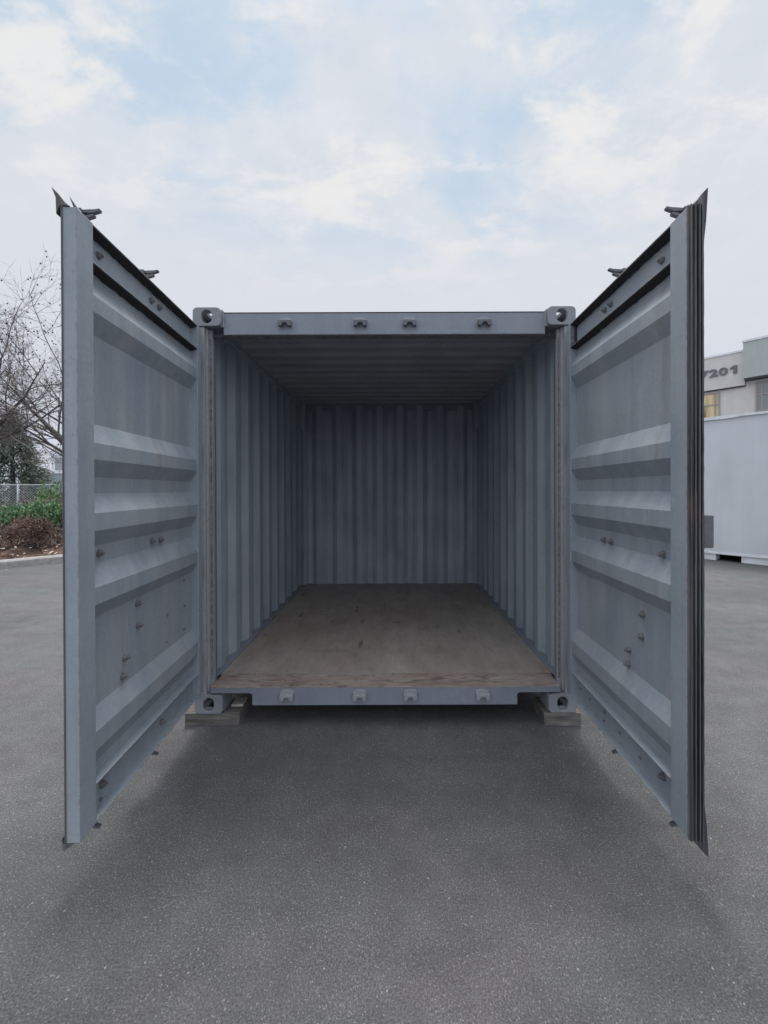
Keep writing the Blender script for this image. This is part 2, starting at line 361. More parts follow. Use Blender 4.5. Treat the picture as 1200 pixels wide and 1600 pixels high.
# corner posts: stepped section, front pair shows its profile
PZ0, PZ1 = ZB + .118, ZB + 2.591 - .118
for s in (-1, 1):
    pf = [(1.214, .014), (1.150, .014), (1.150, .040), (1.139, .040), (1.139, .062), (1.121, .062), (1.121, .098), (1.133, .098), (1.133, .150), (1.160, .150), (1.160, .160), (1.214, .160)]
    MB().prism(pf, PZ0, PZ1, lambda a, b, c, s=s: (s * a, b, c)).build('corner_post', M['post'], box_, bevel=.003)
    MB().box((s * 1.1375, .0615, FL + .03), (s * 1.1245, .0600, PZ1 - .06)).build('rubbed_seal_strip', M['rusty'], box_)
    MB().box((s * 1.1325, .0985, FL + .006), (s * 1.1215, .1045, PZ1 - .04)).build('door_seal_line', M['darkstrip'], box_)
    pb = [(1.214, LEN - .012), (1.12, LEN - .012), (1.12, LEN - .05), (1.165, LEN - .09), (1.165, LEN - .15), (1.214, LEN - .15)]
    MB().prism(pb, PZ0, PZ1, lambda a, b, c, s=s: (s * a, b, c)).build('corner_post', M['wall'], box_, bevel=.003)
# header, sill, end rails, side rails
hd = MB(); hd.prism([(.042, 2.515), (.042, 2.655), (.15, 2.655), (.15, 2.640), (.062, 2.635), (.062, 2.534), (.125, 2.534), (.125, 2.515)], -1.04, 1.04, lambda a, b, c: (c, a, b))
header = hd.build('door_header', M['frame'], box_, bevel=.004)
MB().box((-1.04, .0405, 2.6555), (1.04, .060, 2.6595)).build('roof_edge_seal', M['darkstrip'], header)
MB().box((-1.12, .060, 2.5135), (1.12, .118, 2.5148)).build('header_seal_strip', M['rusty'], header)
sl_ = MB()
prof = [(-1.118, .2495), (1.118, .2495), (1.118, .214), (.862, .214), (.842, .206), (.842, .136), (-.853, .136), (-.853, .208), (-.873, .214), (-1.118, .214)]
sl_.prism(prof, .004, .012, lambda a, b, c: (a, c, b))
sl_.box((-1.118, .0125, .2400), (1.118, .12, .2493)); sl_.box((-.853, .0125, .136), (.842, .10, .143))
sill = sl_.build('door_sill', M['frame'], box_, bevel=.003)
MB().box((-1.119, LEN - .11, ZB + .05), (1.119, LEN - .02, .2225)).build('end_rail', M['frame'], box_, bevel=.004)
MB().box((-1.119, LEN - .071, 2.58), (1.119, LEN - .012, 2.673)).build('end_rail', M['frame'], box_, bevel=.004)
for s in (-1, 1):
    MB().prism([(1.212, .135), (1.212, .262), (1.13, .262), (1.13, .254), (1.19, .250), (1.19, .148), (1.15, .148), (1.15, .135)], .165, LEN - .165, lambda a, b, c, s=s: (s * a, c, b)).build('side_rail', M['frame'], box_, bevel=.003)
    MB().box((s * 1.205, .165, 2.605), (s * 1.150, LEN - .165, 2.662)).build('side_rail', M['wall'], box_, bevel=.004)
    MB().box((s * 1.020, .40, .135), (s * .985, LEN - .14, .222)).build('floor_bearer', M['frame'], box_, bevel=.003)
for k in range(8):
    MB().box((-.98, .32 + k * .34, .14), (.98, .36 + k * .34, .222)).build('cross_member', M['frame'], box_, bevel=.003)
# corrugated walls
def corr(a0, a1, o, i, outflat, slope, inflat):
    pts = [(a0, o)]; a = a0; 
    while True:
        for da, d in ((outflat, o), (slope, i), (inflat, i), (slope, o)):
            a += da
            if a >= a1: pts.append((a1, d if d == pts[-1][1] else pts[-1][1])); return pts
            pts.append((a, d))
cs = corr(.155, LEN - .10, 1.207, 1.171, .072, .068, .070)
for s in (-1, 1):
    MB().strip(cs, .250, 2.635, lambda a, b, c, s=s: (s * b, a, c)).build('side_panel', M['wall'], box_, solid=.003)
for s in (-1, 1):
    gb = MB(); gb.box((s * 1.112, LEN - .175, 2.30), (s * 1.170, LEN - .164, 2.644)); gb.box((s * 1.112, LEN - .1635, 2.30), (s * 1.118, LEN - .072, 2.644))
    gb.build('corner_gusset', M['wall'], box_)
ce = corr(-1.125, 1.125, LEN - .014, LEN - .078, .070, .066, .070)
MB().strip(ce, .235, 2.64, lambda a, b, c: (a, b, c)).build('end_panel', M['back'], box_, solid=.003)
cr_ = corr(.15, LEN - .072, 2.668, 2.646, .06, .03, .09)
MB().strip(cr_, -1.2, 1.2, lambda a, b, c: (c, a, b)).build('roof_panel', M['roof'], box_, solid=.003)
# floor: two plywood sheets with gaps to the walls, screws; worn threshold in front
fl = MB()
for (x0, x1) in ((-1.135, 1.135),):
    for (y0, y1) in ((.200, 1.418), (1.4195, LEN - .062)): fl.box((x0, y0, .224), (x1, y1, FL))
floor = fl.build('floor', M['ply'], box_, bevel=.0012)
th = MB()
for (y0, y1, z) in ((.002, .128, .2520), (.1285, .197, .2528)): th.box((-1.118, y0, .250), (1.118, y1, z + .002))
th.build('threshold', M['thresh'], box_, bevel=.0015)
mb = MB()
for ix in range(12):
    for iy in range(9):
        x = -1.09 + ix * .198; y = .24 + iy * .33
        mb.prism([(x + .006 * math.cos(t), y + .006 * math.sin(t)) for t in [k * math.pi / 4 for k in range(8)]], FL + .0002, FL + .0009, idf)
mb.build('floor_screws', M['rusty'], box_)['kind'] = 'stuff'
wb = MB(); rw = random.Random(2)
for s in (-1, 1):
    for (x, y, z0, z1) in ((1.0405, .0405, 2.562, 2.653),):
        p = [(s * (x - .002) + rw.uniform(-.001, .001), y - .001, z0 + (z1 - z0) * i / 14) for i in range(15)]
        wb = MB(); wb.tube(p, [.0045 + rw.uniform(-.0012, .0012) for _ in p], 6); wb.build('weld_bead', M['post'], box_, smooth=True)
    p = [(s * 1.1505 + rw.uniform(-.0008, .0008), .0405 + rw.uniform(-.0008, .0008), PZ0 + (PZ1 - PZ0) * i / 120) for i in range(121)]
    wb = MB(); wb.tube(p, [.0035 + rw.uniform(-.001, .001) for _ in p], 5); wb.build('weld_bead', M['post'], box_, smooth=True)
# cam keepers on header and sill
def keeper(x, zc_, y0, up, parent):
    mb = MB(); q = -1 if up else 1
    w = .042
    mb.prism([(-w, -.010), (w, -.010), (w, .022), (w * .55, .032), (-w * .55, .032), (-w, .022)], 0, .008, lambda a, b, c: (x + a, y0 - c, zc_ + q * b))
    mb.prism([(-w, .010), (w, .010), (w, -.026), (w * .55, -.030), (w * .30, -.008), (-w * .30, -.008), (-w * .55, -.030), (-w, -.026)], .008, .036, lambda a, b, c: (x + a, y0 - c, zc_ + q * b))
    k_ = mb.build('cam_keeper', M['keeper'], parent, bevel=.003)
    if zc_ > 1:
        k_.data.materials.append(M['cam']); oy = root_of(parent).y
        for p in k_.data.polygons:
            if p.center.y + oy < y0 - .0085: p.material_index = 1
for px in (447, 564, 641, 757):
    x = .064 + (px - 617) * 2.66 / 644
    keeper(x, 2.588, .042, False, header)
for px in (447, 561, 640, 753):
    x = .064 + (px - 617) * 2.62 / 644
    keeper(x, .207, .004, False, sill)

# ------------------------------------------------------------------ doors
DB, DT = .238, 2.530          # bottom and top edges of the leaves
RIBS = [(2.335, 2.262, 2.200, 2.129), (1.775, 1.695, 1.632, 1.565), (1.500, 1.424, 1.356, 1.292), (1.222, 1.136, 1.070, 1.008), (.655, .580, .508, .434)]
def make_door(side, H, F, bolts, label):
    H = Vector((*H, 0)); F = Vector((*F, 0)); D = F - H; Wd = D.length; D.normalize()
    Nn = Vector((-D.y, D.x, 0))
    if Nn.x * H.x < 0: Nn = -Nn
    fn = lambda u, v, z: H + D * u + Nn * v + Vector((0, 0, z))
    SW = .092; TH = .050
    mb = MB()
    mb.box((Wd - SW, 0, DB), (Wd, TH, DT), fn); mb.box((0, 0, DB), (.055, TH, DT), fn)
    # C-channel rails, open towards the inside
    for (z0, z1) in ((DT - .148, DT - .002), (DB + .002, DB + .150)):
        mb.prism([(.001, z0), (TH - .001, z0), (TH - .001, z1), (.001, z1), (.001, z1 - .005), (TH - .006, z1 - .005), (TH - .006, z0 + .005), (.001, z0 + .005)], .055, Wd - SW, lambda a, b, c: fn(c, a, b))
    door = mb.build('door', M['door'], box_, bevel=.003); door['label'] = label
    # corrugated leaf
    pr = [(DB + .150, .044)]
    for (a, b_, c, d) in reversed(RIBS): pr += [(d, .044), (c, .007), (b_, .007), (a, .044)]
    pr.append((DT - .148, .044))
    MB().strip(pr, .055, Wd - SW, lambda a, b, c: fn(c, b, a)).build('door_panel', M['panel'], door, solid=.002)
    for zf in (DT - .0075, DT - .1485):  # thin near-black strips below both flanges of the top rail
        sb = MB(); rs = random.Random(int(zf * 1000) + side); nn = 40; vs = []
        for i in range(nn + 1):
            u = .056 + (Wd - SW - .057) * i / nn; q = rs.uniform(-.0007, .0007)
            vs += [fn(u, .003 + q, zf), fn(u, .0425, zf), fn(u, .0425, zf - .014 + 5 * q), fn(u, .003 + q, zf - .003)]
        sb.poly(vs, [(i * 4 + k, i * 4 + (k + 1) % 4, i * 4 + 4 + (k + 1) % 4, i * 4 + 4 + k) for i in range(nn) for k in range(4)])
        sb.build('dark_strip', M['darkstrip'], door)
    # gasket round the leaf
    gk = MB(); e = Wd
    if side < 0:
        gk.box((e + .0005, TH - .004, DB - .008), (e + .004, TH + .001, DT + .008), fn)
        gk.box((e - .03, TH + .001, DB - .012), (e + .0, TH + .004, DT + .012), fn)
        flare = [(.022, DT - .004), (.050, DT + .002), (.062, DT - .02), (.064, DT - .10), (.072, DT + .03), (.092, DT + .085), (.050, DT + .034), (.040, DT + .022)]
        up = [(.020, DT + .001), (.054, DT + .001), (.066, DT - .03), (.068, DT + .03), (.084, DT + .070), (.058, DT + .043), (.034, DT + .012)]
        gk.prism(up, e - .02, e + .004, lambda a, b, c: fn(c, a, b))
        gk.prism([(.004, DT + .001), (.026, DT + .001), (.050, DT + .066), (.030, DT + .036)], e - .045, e - .036, lambda a, b, c: fn(c, a, b))
        gk.prism([(.020, DB - .001), (.054, DB - .001), (.062, DB + .02), (.056, DB - .026), (.034, DB - .010)], e - .02, e + .004, lambda a, b, c: fn(c, a, b))
    else:
        for (v0, v1, p) in ((.003, .007, .003), (.009, .013, .010), (.0145, .021, .005), (.0225, .027, .013), (.029, .034, .005), (.0355, .040, .016), (.042, .046, .006), (.0475, .052, .013), (.0535, .059, .006)):
            rg = random.Random(int(v0 * 1e5)); nn = 70; vs = []
            for i in range(nn + 1):
                z = DB - .010 + (DT - DB + .020) * i / nn; a_, b_, c_ = rg.uniform(-.0006, .0006), rg.uniform(-.0006, .0006), rg.uniform(-.0008, .0006)
                vs += [fn(e + .0005, v0 + a_, z), fn(e + p + c_, v0 + a_, z), fn(e + p + c_, v1 + b_, z), fn(e + .0005, v1 + b_, z)]
            gk.poly(vs, [(i * 4 + k, i * 4 + (k + 1) % 4, i * 4 + 4 + (k + 1) % 4, i * 4 + 4 + k) for i in range(nn) for k in range(4)] + [(0, 1, 2, 3), (nn * 4, nn * 4 + 1, nn * 4 + 2, nn * 4 + 3)])
        gk.box((e - .05, TH + .001, DB - .010), (e + .0, .0585, DT + .010), fn); gk.box((e + .0002, .001, DB - .008), (e + .0025, .058, DT + .008), fn)
        for z, q in ((DT, 1), (DB, -1)):
            cv = [(.002, z), (.018, z + q * .010), (.036, z + q * .026), (.050, z + q * .046), (.076, z + q * .073), (.073, z + q * .02), (.069, z - q * .05), (.0605, z - q * .13), (.0605, z - q * .02), (.05, z + q * .0005)]
            gk.prism(cv, e - .03, e + .003, lambda a, b, c: fn(c, a, b))
    gk.box((0, TH + .001, DT - .012), (e - .03, TH + .012, DT + .012), fn)
    gk.box((0, TH - .014, DT + .0005), (e - .03, TH - .002, DT + .010), fn)
    gk.box((0, TH + .001, DB - .012), (e - .03, TH + .012, DB + .012), fn)
    gk.box((0, TH - .014, DB - .010), (e - .03, TH - .002, DB - .0005), fn)
    gk.box((-.010, TH + .001, DB - .012), (-.0005, TH + .012, DT + .012), fn)
    gk.build('gasket', M['rubber'], door, bevel=.0015)
    # nuts and studs
    for (u, z, v) in bolts:
        small = v < 0; v = abs(v) + .008 if abs(v) < .04 else .044
        v = .0435
        r = .008 if small else .0138; b = MB()
        c0 = lambda k, rr, n: (u + rr * math.cos(2 * math.pi * k / n), z + rr * math.sin(2 * math.pi * k / n))
        if not small:
            b.prism([c0(k, r * 1.18, 12) for k in range(12)], v, v - .003, lambda a, bb, c: fn(a, c, bb))
            b.prism([c0(k + .3, r, 6) for k in range(6)], v - .003, v - .014, lambda a, bb, c: fn(a, c, bb))
            b.prism([c0(k, r * .52, 8) for k in range(8)], v - .014, v - .024, lambda a, bb, c: fn(a, c, bb))
        else:
            b.prism([c0(k, r, 8) for k in range(8)], v, v - .005, lambda a, bb, c: fn(a, c, bb))
            b.prism([c0(k, r * .6, 8) for k in range(8)], v - .005, v - .009, lambda a, bb, c: fn(a, c, bb))
        b.build('bolt', M['bolt'], door, bevel=.001)
    # locking rods on the outside, their cam forks reach over the leaf
    for u in (.965, .515):
        rb = MB(); vv = TH + .036
        rb.tube([fn(u, vv, DB - .03), fn(u, vv, DT + .03)], .0165, 12)
        for z in (DB + .10, .85, 1.36, 1.95, DT - .10): rb.box((u - .04, TH + .0125, z - .035), (u + .04, TH + .058, z + .035), fn)
        for z, q in ((DT, 1), (DB, -1)):
            rb.box((u - .018, vv - .016, z + q * .03), (u + .018, vv + .018, z + q * (.083 if q > 0 else .055)), fn)
            for (h0, tip, th_) in (((.077, .006, .006), (.055, .028, .005)) if q > 0 else ((.050, .022, .006),)):
                pg = [(vv, z + q * (h0 + th_ / 2)), (vv - .03, z + q * (h0 + th_ / 2 + .003)), (tip + .02, z + q * (h0 + .008)), (tip, z + q * (h0 + .012)), (tip + .001, z + q * (h0 + .004)), (tip + .03, z + q * (h0 - th_ / 2 - .004)), (vv - .03, z + q * (h0 - th_)), (vv, z + q * (h0 - th_))]
                rb.prism(pg, u - .009, u + .009, lambda a, b, c: fn(c, a, b))
        rb.build('locking_rod', M['cam'], door, bevel=.002)
    for z in (.42, 1.02, 1.75, 2.34):
        hb = MB(); hb.box((-.055, TH + .002, z - .05), (.14, TH + .014, z + .05), fn)
        hb.tube([fn(-.04, TH + .006, z - .07), fn(-.04, TH + .006, z + .07)], .016, 12)
        hb.build('hinge', M['frame'], door, bevel=.002)
    # handles on the rods
    hm = MB(); hm.box((.34, TH + .056, 1.20), (.965, TH + .066, 1.235), fn); hm.build('door_handle', M['keeper'], door, bevel=.002)
    if side > 0:
        lb = MB(); lb.box((Wd - .20, TH + .0145, 1.292), (Wd - .012, TH + .058, 1.412), fn)
        lb.box((Wd - .192, TH + .0585, 1.299), (Wd - .026, TH + .068, 1.405), fn)
        lb.build('lock_box', M['cam'], door, bevel=.004)
    return door
BL = [(.922, 2.462, 1), (.516, 2.466, 1), (.439, 2.466, 1), (.932, 1.259, 1), (.527, 1.259, 1), (.444, 1.255, 1), (.66, .981, 1), (.654, .877, 1), (.762, .767, 1), (.776, .690, 1),
      (.167, .982, -1), (.158, .829, -1), (.369, .839, -1), (.167, .696, -1), (.376, .700, -1), (.439, .300, 1), (.922, .318, 1), (.93, .262, -1)]
BR = [(.886, 2.455, 1), (.469, 2.462, 1), (.409, 2.458, 1), (.892, 1.240, 1), (.4, 1.240, 1), (.474, 1.240, 1), (.751, .948, 1), (.741, .845, 1), (.636, .745, 1), (.631, .675, 1),
      (.10, .300, -1), (.224, .300, -1), (.396, .318, -1), (.389, .27, -1), (.55, .30, -1), (.725, .29, -1), (.89, .318, 1)]
make_door(-1, (-1.150, -.030), (-1.0775, -1.140), BL, 'open door leaf on the left with a smooth grey edge')
make_door(1, (1.145, -.030), (1.1266, -1.1235), BR, 'open door leaf on the right edged with dark ribbed rubber')

# ------------------------------------------------------------------ timber blocks under the castings
def block(name, a, b, m, label, rz=0):
    c = Vector(((a[0] + b[0]) / 2, (a[1] + b[1]) / 2, a[2]))
    mb = MB(); rot = Matrix.Rotation(R(rz), 4, 'Z')
    mb.box(a, b, lambda x, y, z: c + rot @ (Vector((x, y, z)) - c))
    bmesh.ops.subdivide_edges(mb.bm, edges=mb.bm.edges[:], cuts=3, use_grid_fill=True)
    rnd = random.Random(int(a[0] * 100))
    for v in mb.bm.verts: v.co += Vector([rnd.uniform(-.0015, .0015) for _ in range(3)])
    for v in mb.bm.verts:
        if v.co.z > a[2] + (b[2] - a[2]) * .99: v.co.z = min(v.co.z, b[2])
    return tag(mb.build(name, m, origin=c, bevel=.003), label, 'timber block', 'timber blocks under the container')
block('timber_block', (-1.288, .012, 0), (-.940, .195, .0845), M['block'], 'weathered timber block under the left front corner of the open container', 1)
block('timber_block', (1.012, -.004, 0), (1.246, .215, .0845), M['block'], 'weathered timber block under the right front corner of the open container', -1)
block('timber_block', (-1.022, .092, .0852), (-.948, .188, .098), M['paleblock'], 'thin pale timber shim lying on top of the left front timber block', 2)
for s, w in ((-1, 'left'), (1, 'right')):
    block('timber_block', (s * 1.13 - .15, LEN - .2, 0), (s * 1.13 + .15, LEN - .01, .0845), M['block'], f'timber block far back in the dark under the {w} rear corner of the open container')

# ------------------------------------------------------------------ background materials
def leafmat(name, cols, rough=.6):
    m, nt, b = mat(name); ge = N(nt, 'ShaderNodeNewGeometry')
    r = ge.outputs['Random Per Island']; n = len(cols)
    nt.links.new(ramp(nt, r, [(i / max(1, n - 1), c) for i, c in enumerate(cols)]), b.inputs['Base Color'])
    b.inputs['Roughness'].default_value = rough; return m
M['green'] = leafmat('laurel_leaves', [(.05, .11, .035), (.09, .20, .06), (.14, .28, .09), (.22, .34, .16)])
M['bluegreen'] = leafmat('hedge_leaves', [(.05, .11, .045), (.10, .21, .09), (.17, .31, .14), (.34, .45, .30)])
M['brown'] = leafmat('dry_shrub', [(.06, .032, .025), (.12, .065, .05), (.19, .115, .09), (.30, .20, .16)])
M['pinkbrown'] = leafmat('dry_hedge', [(.14, .09, .08), (.25, .18, .16), (.36, .28, .25)])
M['leaves'] = leafmat('fallen_leaves', [(.08, .045, .03), (.20, .12, .08), (.38, .29, .23), (.62, .55, .50)])
M['needle'] = leafmat('conifer_needles', [(.08, .11, .085), (.13, .165, .13), (.20, .23, .20)])
M['bark'] = plain('bark', (.085, .075, .072), .9, .4, 25, .3)
M['twig'] = plain('twigs', (.17, .15, .15), .9, .3, 15, 0)
M['mulch'] = plain('mulch', (.065, .038, .027), .95, .5, 30, .8, (.15, .09, .065))
M['kerb'] = plain('kerb_concrete', (.31, .30, .285), .85, .25, 14, .3)
M['galv'] = plain('galvanised_steel', (.40, .44, .47), .5, .12, 20, 0, metal=.3)
def flat_paint(name, c, v=.06, scale=1.2, rough=.6):
    m, nt, b = mat(name); co = N(nt, 'ShaderNodeTexCoord').outputs['Object']
    col = mixc(nt, ramp(nt, noise(nt, co, scale, 4, .5), [(.3, 0), (.7, 1)]), tuple(x * (1 - v) for x in c), tuple(x * (1 + v) for x in c))
    col = mixc(nt, 1.0, col, ramp(nt, noise(nt, co, 5, 5, .6, 0, (1, 1, .08)), [(.3, .95), (.7, 1.04)]), 'MULTIPLY')
    nt.links.new(col, b.inputs['Base Color']); b.inputs['Roughness'].default_value = rough; bump(nt, b, noise(nt, co, 2.2, 3), .15, .02); return m
M['white_steel'] = flat_paint('white_steel', (.60, .63, .67))
M['stucco'] = flat_paint('beige_stucco', (.66, .635, .63), .05, 2, .9)
M['greystucco'] = flat_paint('grey_green_stucco', (.44, .49, .475), .04, 2, .9)
M['coping'] = flat_paint('coping', (.75, .78, .82)); M['darktrim'] = flat_paint('dark_trim', (.06, .06, .065))
M['frame_al'] = flat_paint('window_frame', (.36, .33, .33)); M['digit'] = flat_paint('number_paint', (.16, .165, .175))
M['blockwhite'] = flat_paint('white_block', (.75, .77, .80), .1, 6)
def glassmat(name, c, rough=.06):
    m, nt, b = mat(name); b.inputs['Base Color'].default_value = (*c, 1); b.inputs['Roughness'].default_value = rough; b.inputs['Specular IOR Level'].default_value = .9; return m
M['glass'] = glassmat('reflecting_glass', (.20, .22, .235))
def blinds():
    m, nt, b = mat('wooden_blinds'); co = N(nt, 'ShaderNodeTexCoord').outputs['Object']
    n = noise(nt, co, 3.2, 3, .6, 0, (1, 1, .12))
    nt.links.new(ramp(nt, n, [(.36, (.16, .12, .10)), (.46, (.55, .42, .24)), (.62, (.74, .60, .36))]), b.inputs['Base Color']); b.inputs['Roughness'].default_value = .2; return m
M['blinds'] = blinds()

# ------------------------------------------------------------------ kerb, planting bed
KA = Vector((-7.29, 5.73, 0)); KD = Vector((.728, .686, 0)).normalized(); KN = Vector((-KD.y, KD.x, 0))
def kp(s, t, z): return KA + KD * s + KN * t + Vector((0, 0, z))
kb = MB(); sec = [(0, 0), (.015, .125), (.045, .152), (.15, .158), (.165, .15), (.165, 0)]
rnd = random.Random(4); ss = [-14 + i * 1.0 for i in range(24)]
kb.strip(sec, ss[0], ss[-1], lambda a, b, c: kp(c, a + .01 * math.sin(c * 2.1), b + .006 * math.sin(c * 1.3 + a * 5)), 46)
struct(kb, 'kerb', M['kerb'])
def bedh(s, t): return .09 + .34 * min(1, t / 2.6) ** .8 + .045 * math.sin(s * 2.3 + t) * min(1, t) + .03 * math.sin(s * 6.1 - t * 4)* min(1, t) - max(0, t - 5) * .12
pb = MB(); NS, NT = 120, 50
vs = [tuple(kp(-14 + 23 * i / NS, .166 + 8.5 * j / NT, max(.01, bedh(-14 + 23 * i / NS, 8.5 * j / NT)) + rnd.uniform(-.015, .015))) for j in range(NT + 1) for i in range(NS + 1)]
pb.poly(vs, [(j * (NS + 1) + i, j * (NS + 1) + i + 1, (j + 1) * (NS + 1) + i + 1, (j + 1) * (NS + 1) + i) for j in range(NT) for i in range(NS)])
struct(pb, 'planting_bed', M['mulch'], smooth=True)
def leaf(mb, p, d, n, l, w):
    d = d.normalized(); sd = d.cross(n)
    if sd.length < 1e-4: sd = Vector((1, 0, 0))
    sd.normalize(); up = sd.cross(d)
    v = [p, p + d * l * .45 + sd * w * .5 + up * l * .06, p + d * l, p + d * l * .45 - sd * w * .5 + up * l * .06]
    bv = [mb.bm.verts.new(x) for x in v]; mb.bm.faces.new(bv)
def rv(r): 
    while 1:
        v = Vector((r.uniform(-1, 1), r.uniform(-1, 1), r.uniform(-1, 1)))
        if .05 < v.length < 1: return v
lf = MB(); r = random.Random(8)
for _ in range(2600):
    s = r.uniform(-5, 4); t = r.uniform(.17, 2.2) ** 1.0
    leaf(lf, kp(s, t, bedh(s, t) + r.uniform(.0, .03)), Vector((r.uniform(-1, 1), r.uniform(-1, 1), r.uniform(-.2, .4))), Vector((r.uniform(-.4, .4), r.uniform(-.4, .4), 1)), r.uniform(.04, .10), r.uniform(.03, .06))
for _ in range(160):
    s = r.uniform(-5, 4); t = -abs(r.gauss(0, .25)) - .01
    leaf(lf, kp(s, t, .008), Vector((r.uniform(-1, 1), r.uniform(-1, 1), .05)), Vector((0, 0, 1)), r.uniform(.03, .07), r.uniform(.02, .04))
tag(lf.build('fallen_leaves', M['leaves']), 'brown fallen leaves scattered on the mulch behind the kerb', 'fallen leaves', kind='stuff')

def bush(name, base, rx, ry, h, n, m, ll, lw, label, cat, group=None, seed=1, rz=0, stems=10, upright=.3, lumps=9):
    r = random.Random(seed); base = Vector(base); root = thing(name, base, label, cat, group)
    rot = Matrix.Rotation(R(rz), 3, 'Z'); mb = MB()
    lum = [(Vector((r.uniform(-.75, .75), r.uniform(-.7, .7), r.uniform(.3, .78))), r.uniform(.22, .42)) for _ in range(lumps)]
    for _ in range(n):
        c, q = r.choice(lum); d = rv(r).normalized() * (q * r.uniform(.55, 1.05))
        p = c + d
        if p.z < .02: p.z = r.uniform(.02, .3)
        w = rot @ Vector((p.x * rx, p.y * ry, p.z * h))
        leaf(mb, base + w, Vector((d.x, d.y, d.z + upright)) + rv(r) * .6, rv(r), ll * r.uniform(.6, 1.3), lw * r.uniform(.6, 1.3))
    mb.build('foliage', m, root)
    st = MB()
    for _ in range(stems):
        a = rot @ Vector((r.uniform(-.5, .5) * rx, r.uniform(-.5, .5) * ry, 0)); t = rot @ Vector((r.uniform(-.8, .8) * rx, r.uniform(-.8, .8) * ry, h * r.uniform(.6, .95)))
        st.tube([base + a, base + (a + t) / 2 + rv(r) * .05, base + t], [.012, .009, .004], 5)
    st.build('stem', M['twig'], root)
    return root
# near row of dry shrubs, low and brown
for i, (s, t, rx, h, lab) in enumerate([(-.95, 1.25, .75, .52, 'low brown dry shrub nearest the left edge of the photo'), (.15, 1.15, .62, .60, 'rounded reddish brown dry shrub in the middle of the bed'), (1.25, 1.35, .75, .58, 'brown dry shrub partly hidden by the left door leaf'), (-2.4, 1.4, .8, .5, 'brown dry shrub at the far left end of the bed')]):
    p = kp(s, t, 0); bush('dry_shrub', (p.x, p.y, bedh(s, t) - .04), rx, .5, h, 4200, M['brown'], .06, .022, lab, 'shrub', 'dry brown shrubs behind the kerb', 20 + i, 43, 24, .2)
for i, (s, t, rx, h, lab) in enumerate([(-2.2, 3.1, 1.2, .78, 'leafy green shrub at the left end of the green row'), (-.1, 3.0, 1.3, .82, 'leafy green shrub in the middle of the green row'), (2.0, 3.1, 1.2, .78, 'leafy green shrub of the green row ending behind the left door leaf')]):
    p = kp(s, t, 0); bush('green_shrub', (p.x, p.y, bedh(s, t) - .05), rx, .65, h, 5200, M['bluegreen'], .10, .045, lab, 'shrub', 'green leafy shrubs behind the dry ones', 40 + i, 43, 8, .5, 14)
p = kp(.9, 4.9, 0); bush('dry_hedge', (p.x, p.y, .25), 2.6, .45, .98, 7000, M['pinkbrown'], .07, .03, 'pinkish brown twiggy hedge behind the green shrubs', 'hedge', None, 51, 43, 40, .3, 22)
p = kp(1.9, 6.6, 0); bush('laurel_bush', (p.x, p.y, 0), 1.7, 1.2, 1.72, 9000, M['green'], .12, .05, 'bright green laurel bush in front of the wire fence', 'bush', None, 52, 43, 12, .3, 16)

# ------------------------------------------------------------------ bare trees, conifer
def bare_tree(name, base, h0, limbs, label, seed, levels=5, balls=True, trunk_r=.16):
    r = random.Random(seed); base = Vector(base); root = thing(name, base, label, 'tree', 'bare winter trees on the left')
    tb = MB(); tb.tube([base, base + Vector((.03, 0, h0 * .5)), base + Vector((0, .02, h0))], [trunk_r * 1.25, trunk_r, trunk_r * .85], 10)
    tips = []; cb_ = MB()
    def grow(mb, p, d, l, rad, lev):
        n = 5; pts = [p]; dd = d.copy(); rr = [rad]
        for i in range(n):
            dd = (dd + rv(r) * .20 + Vector((0, 0, -.02 if lev > 1 else .02))).normalized(); pts.append(pts[-1] + dd * l / n); rr.append(rad * (1 - (.88 if lev == 1 else .62) * (i + 1) / n))
        mb.tube(pts, rr, 5 if lev < 2 else 3, False)
        if lev >= levels: tips.append(pts[-1]); return
        k = r.randint(4, 6) if lev < 4 else r.randint(3, 4)
        for j in range(k):
            f = r.uniform(.22, .98); i = min(n - 1, int(f * n)); q = pts[i].lerp(pts[i + 1], f * n - i)
            ax = rv(r).normalized(); nd = (dd * r.uniform(.55, .95) + ax * r.uniform(.45, .75) + Vector((0, 0, .08))).normalized()
            grow(cb_, q, nd, l * r.uniform(.42, .68), max(.0032, rad * (1 - .62 * f) * r.uniform(.5, .7)), lev + 1)
    for (dx, dy, dz, l, rad) in limbs: grow(tb, base + Vector((0, .02, h0 - .1)), Vector((dx, dy, dz)).normalized(), l, rad, 1)
    tb.build('trunk', M['bark'], root, smooth=True); cb_.build('crown', M['twig'], root)
    if balls:
        bb = MB()
        for t in tips:
            if r.random() < .16:
                c = t + Vector((0, 0, -.05)); q = .026
                bb.poly([c + Vector(v) * q for v in ((1, 0, 0), (-1, 0, 0), (0, 1, 0), (0, -1, 0), (0, 0, 1), (0, 0, -1))], [(0, 2, 4), (2, 1, 4), (1, 3, 4), (3, 0, 4), (2, 0, 5), (1, 2, 5), (3, 1, 5), (0, 3, 5)])
        bb.build('seed_balls', M['bark'], root)['kind'] = 'stuff'
    return root
bare_tree('bare_tree', (-10.9, 8.3, .3), 2.6, [(.75, .1, .85, 2.7, .06), (.35, -.3, 1, 2.7, .065), (.9, .25, .35, 2.6, .05), (-.3, .5, 1, 2.7, .07), (-.8, -.1, .8, 2.4, .06), (.6, -.5, .5, 2.4, .05)],
          'bare tree with seed balls on its twigs reaching in from the left edge', 5)
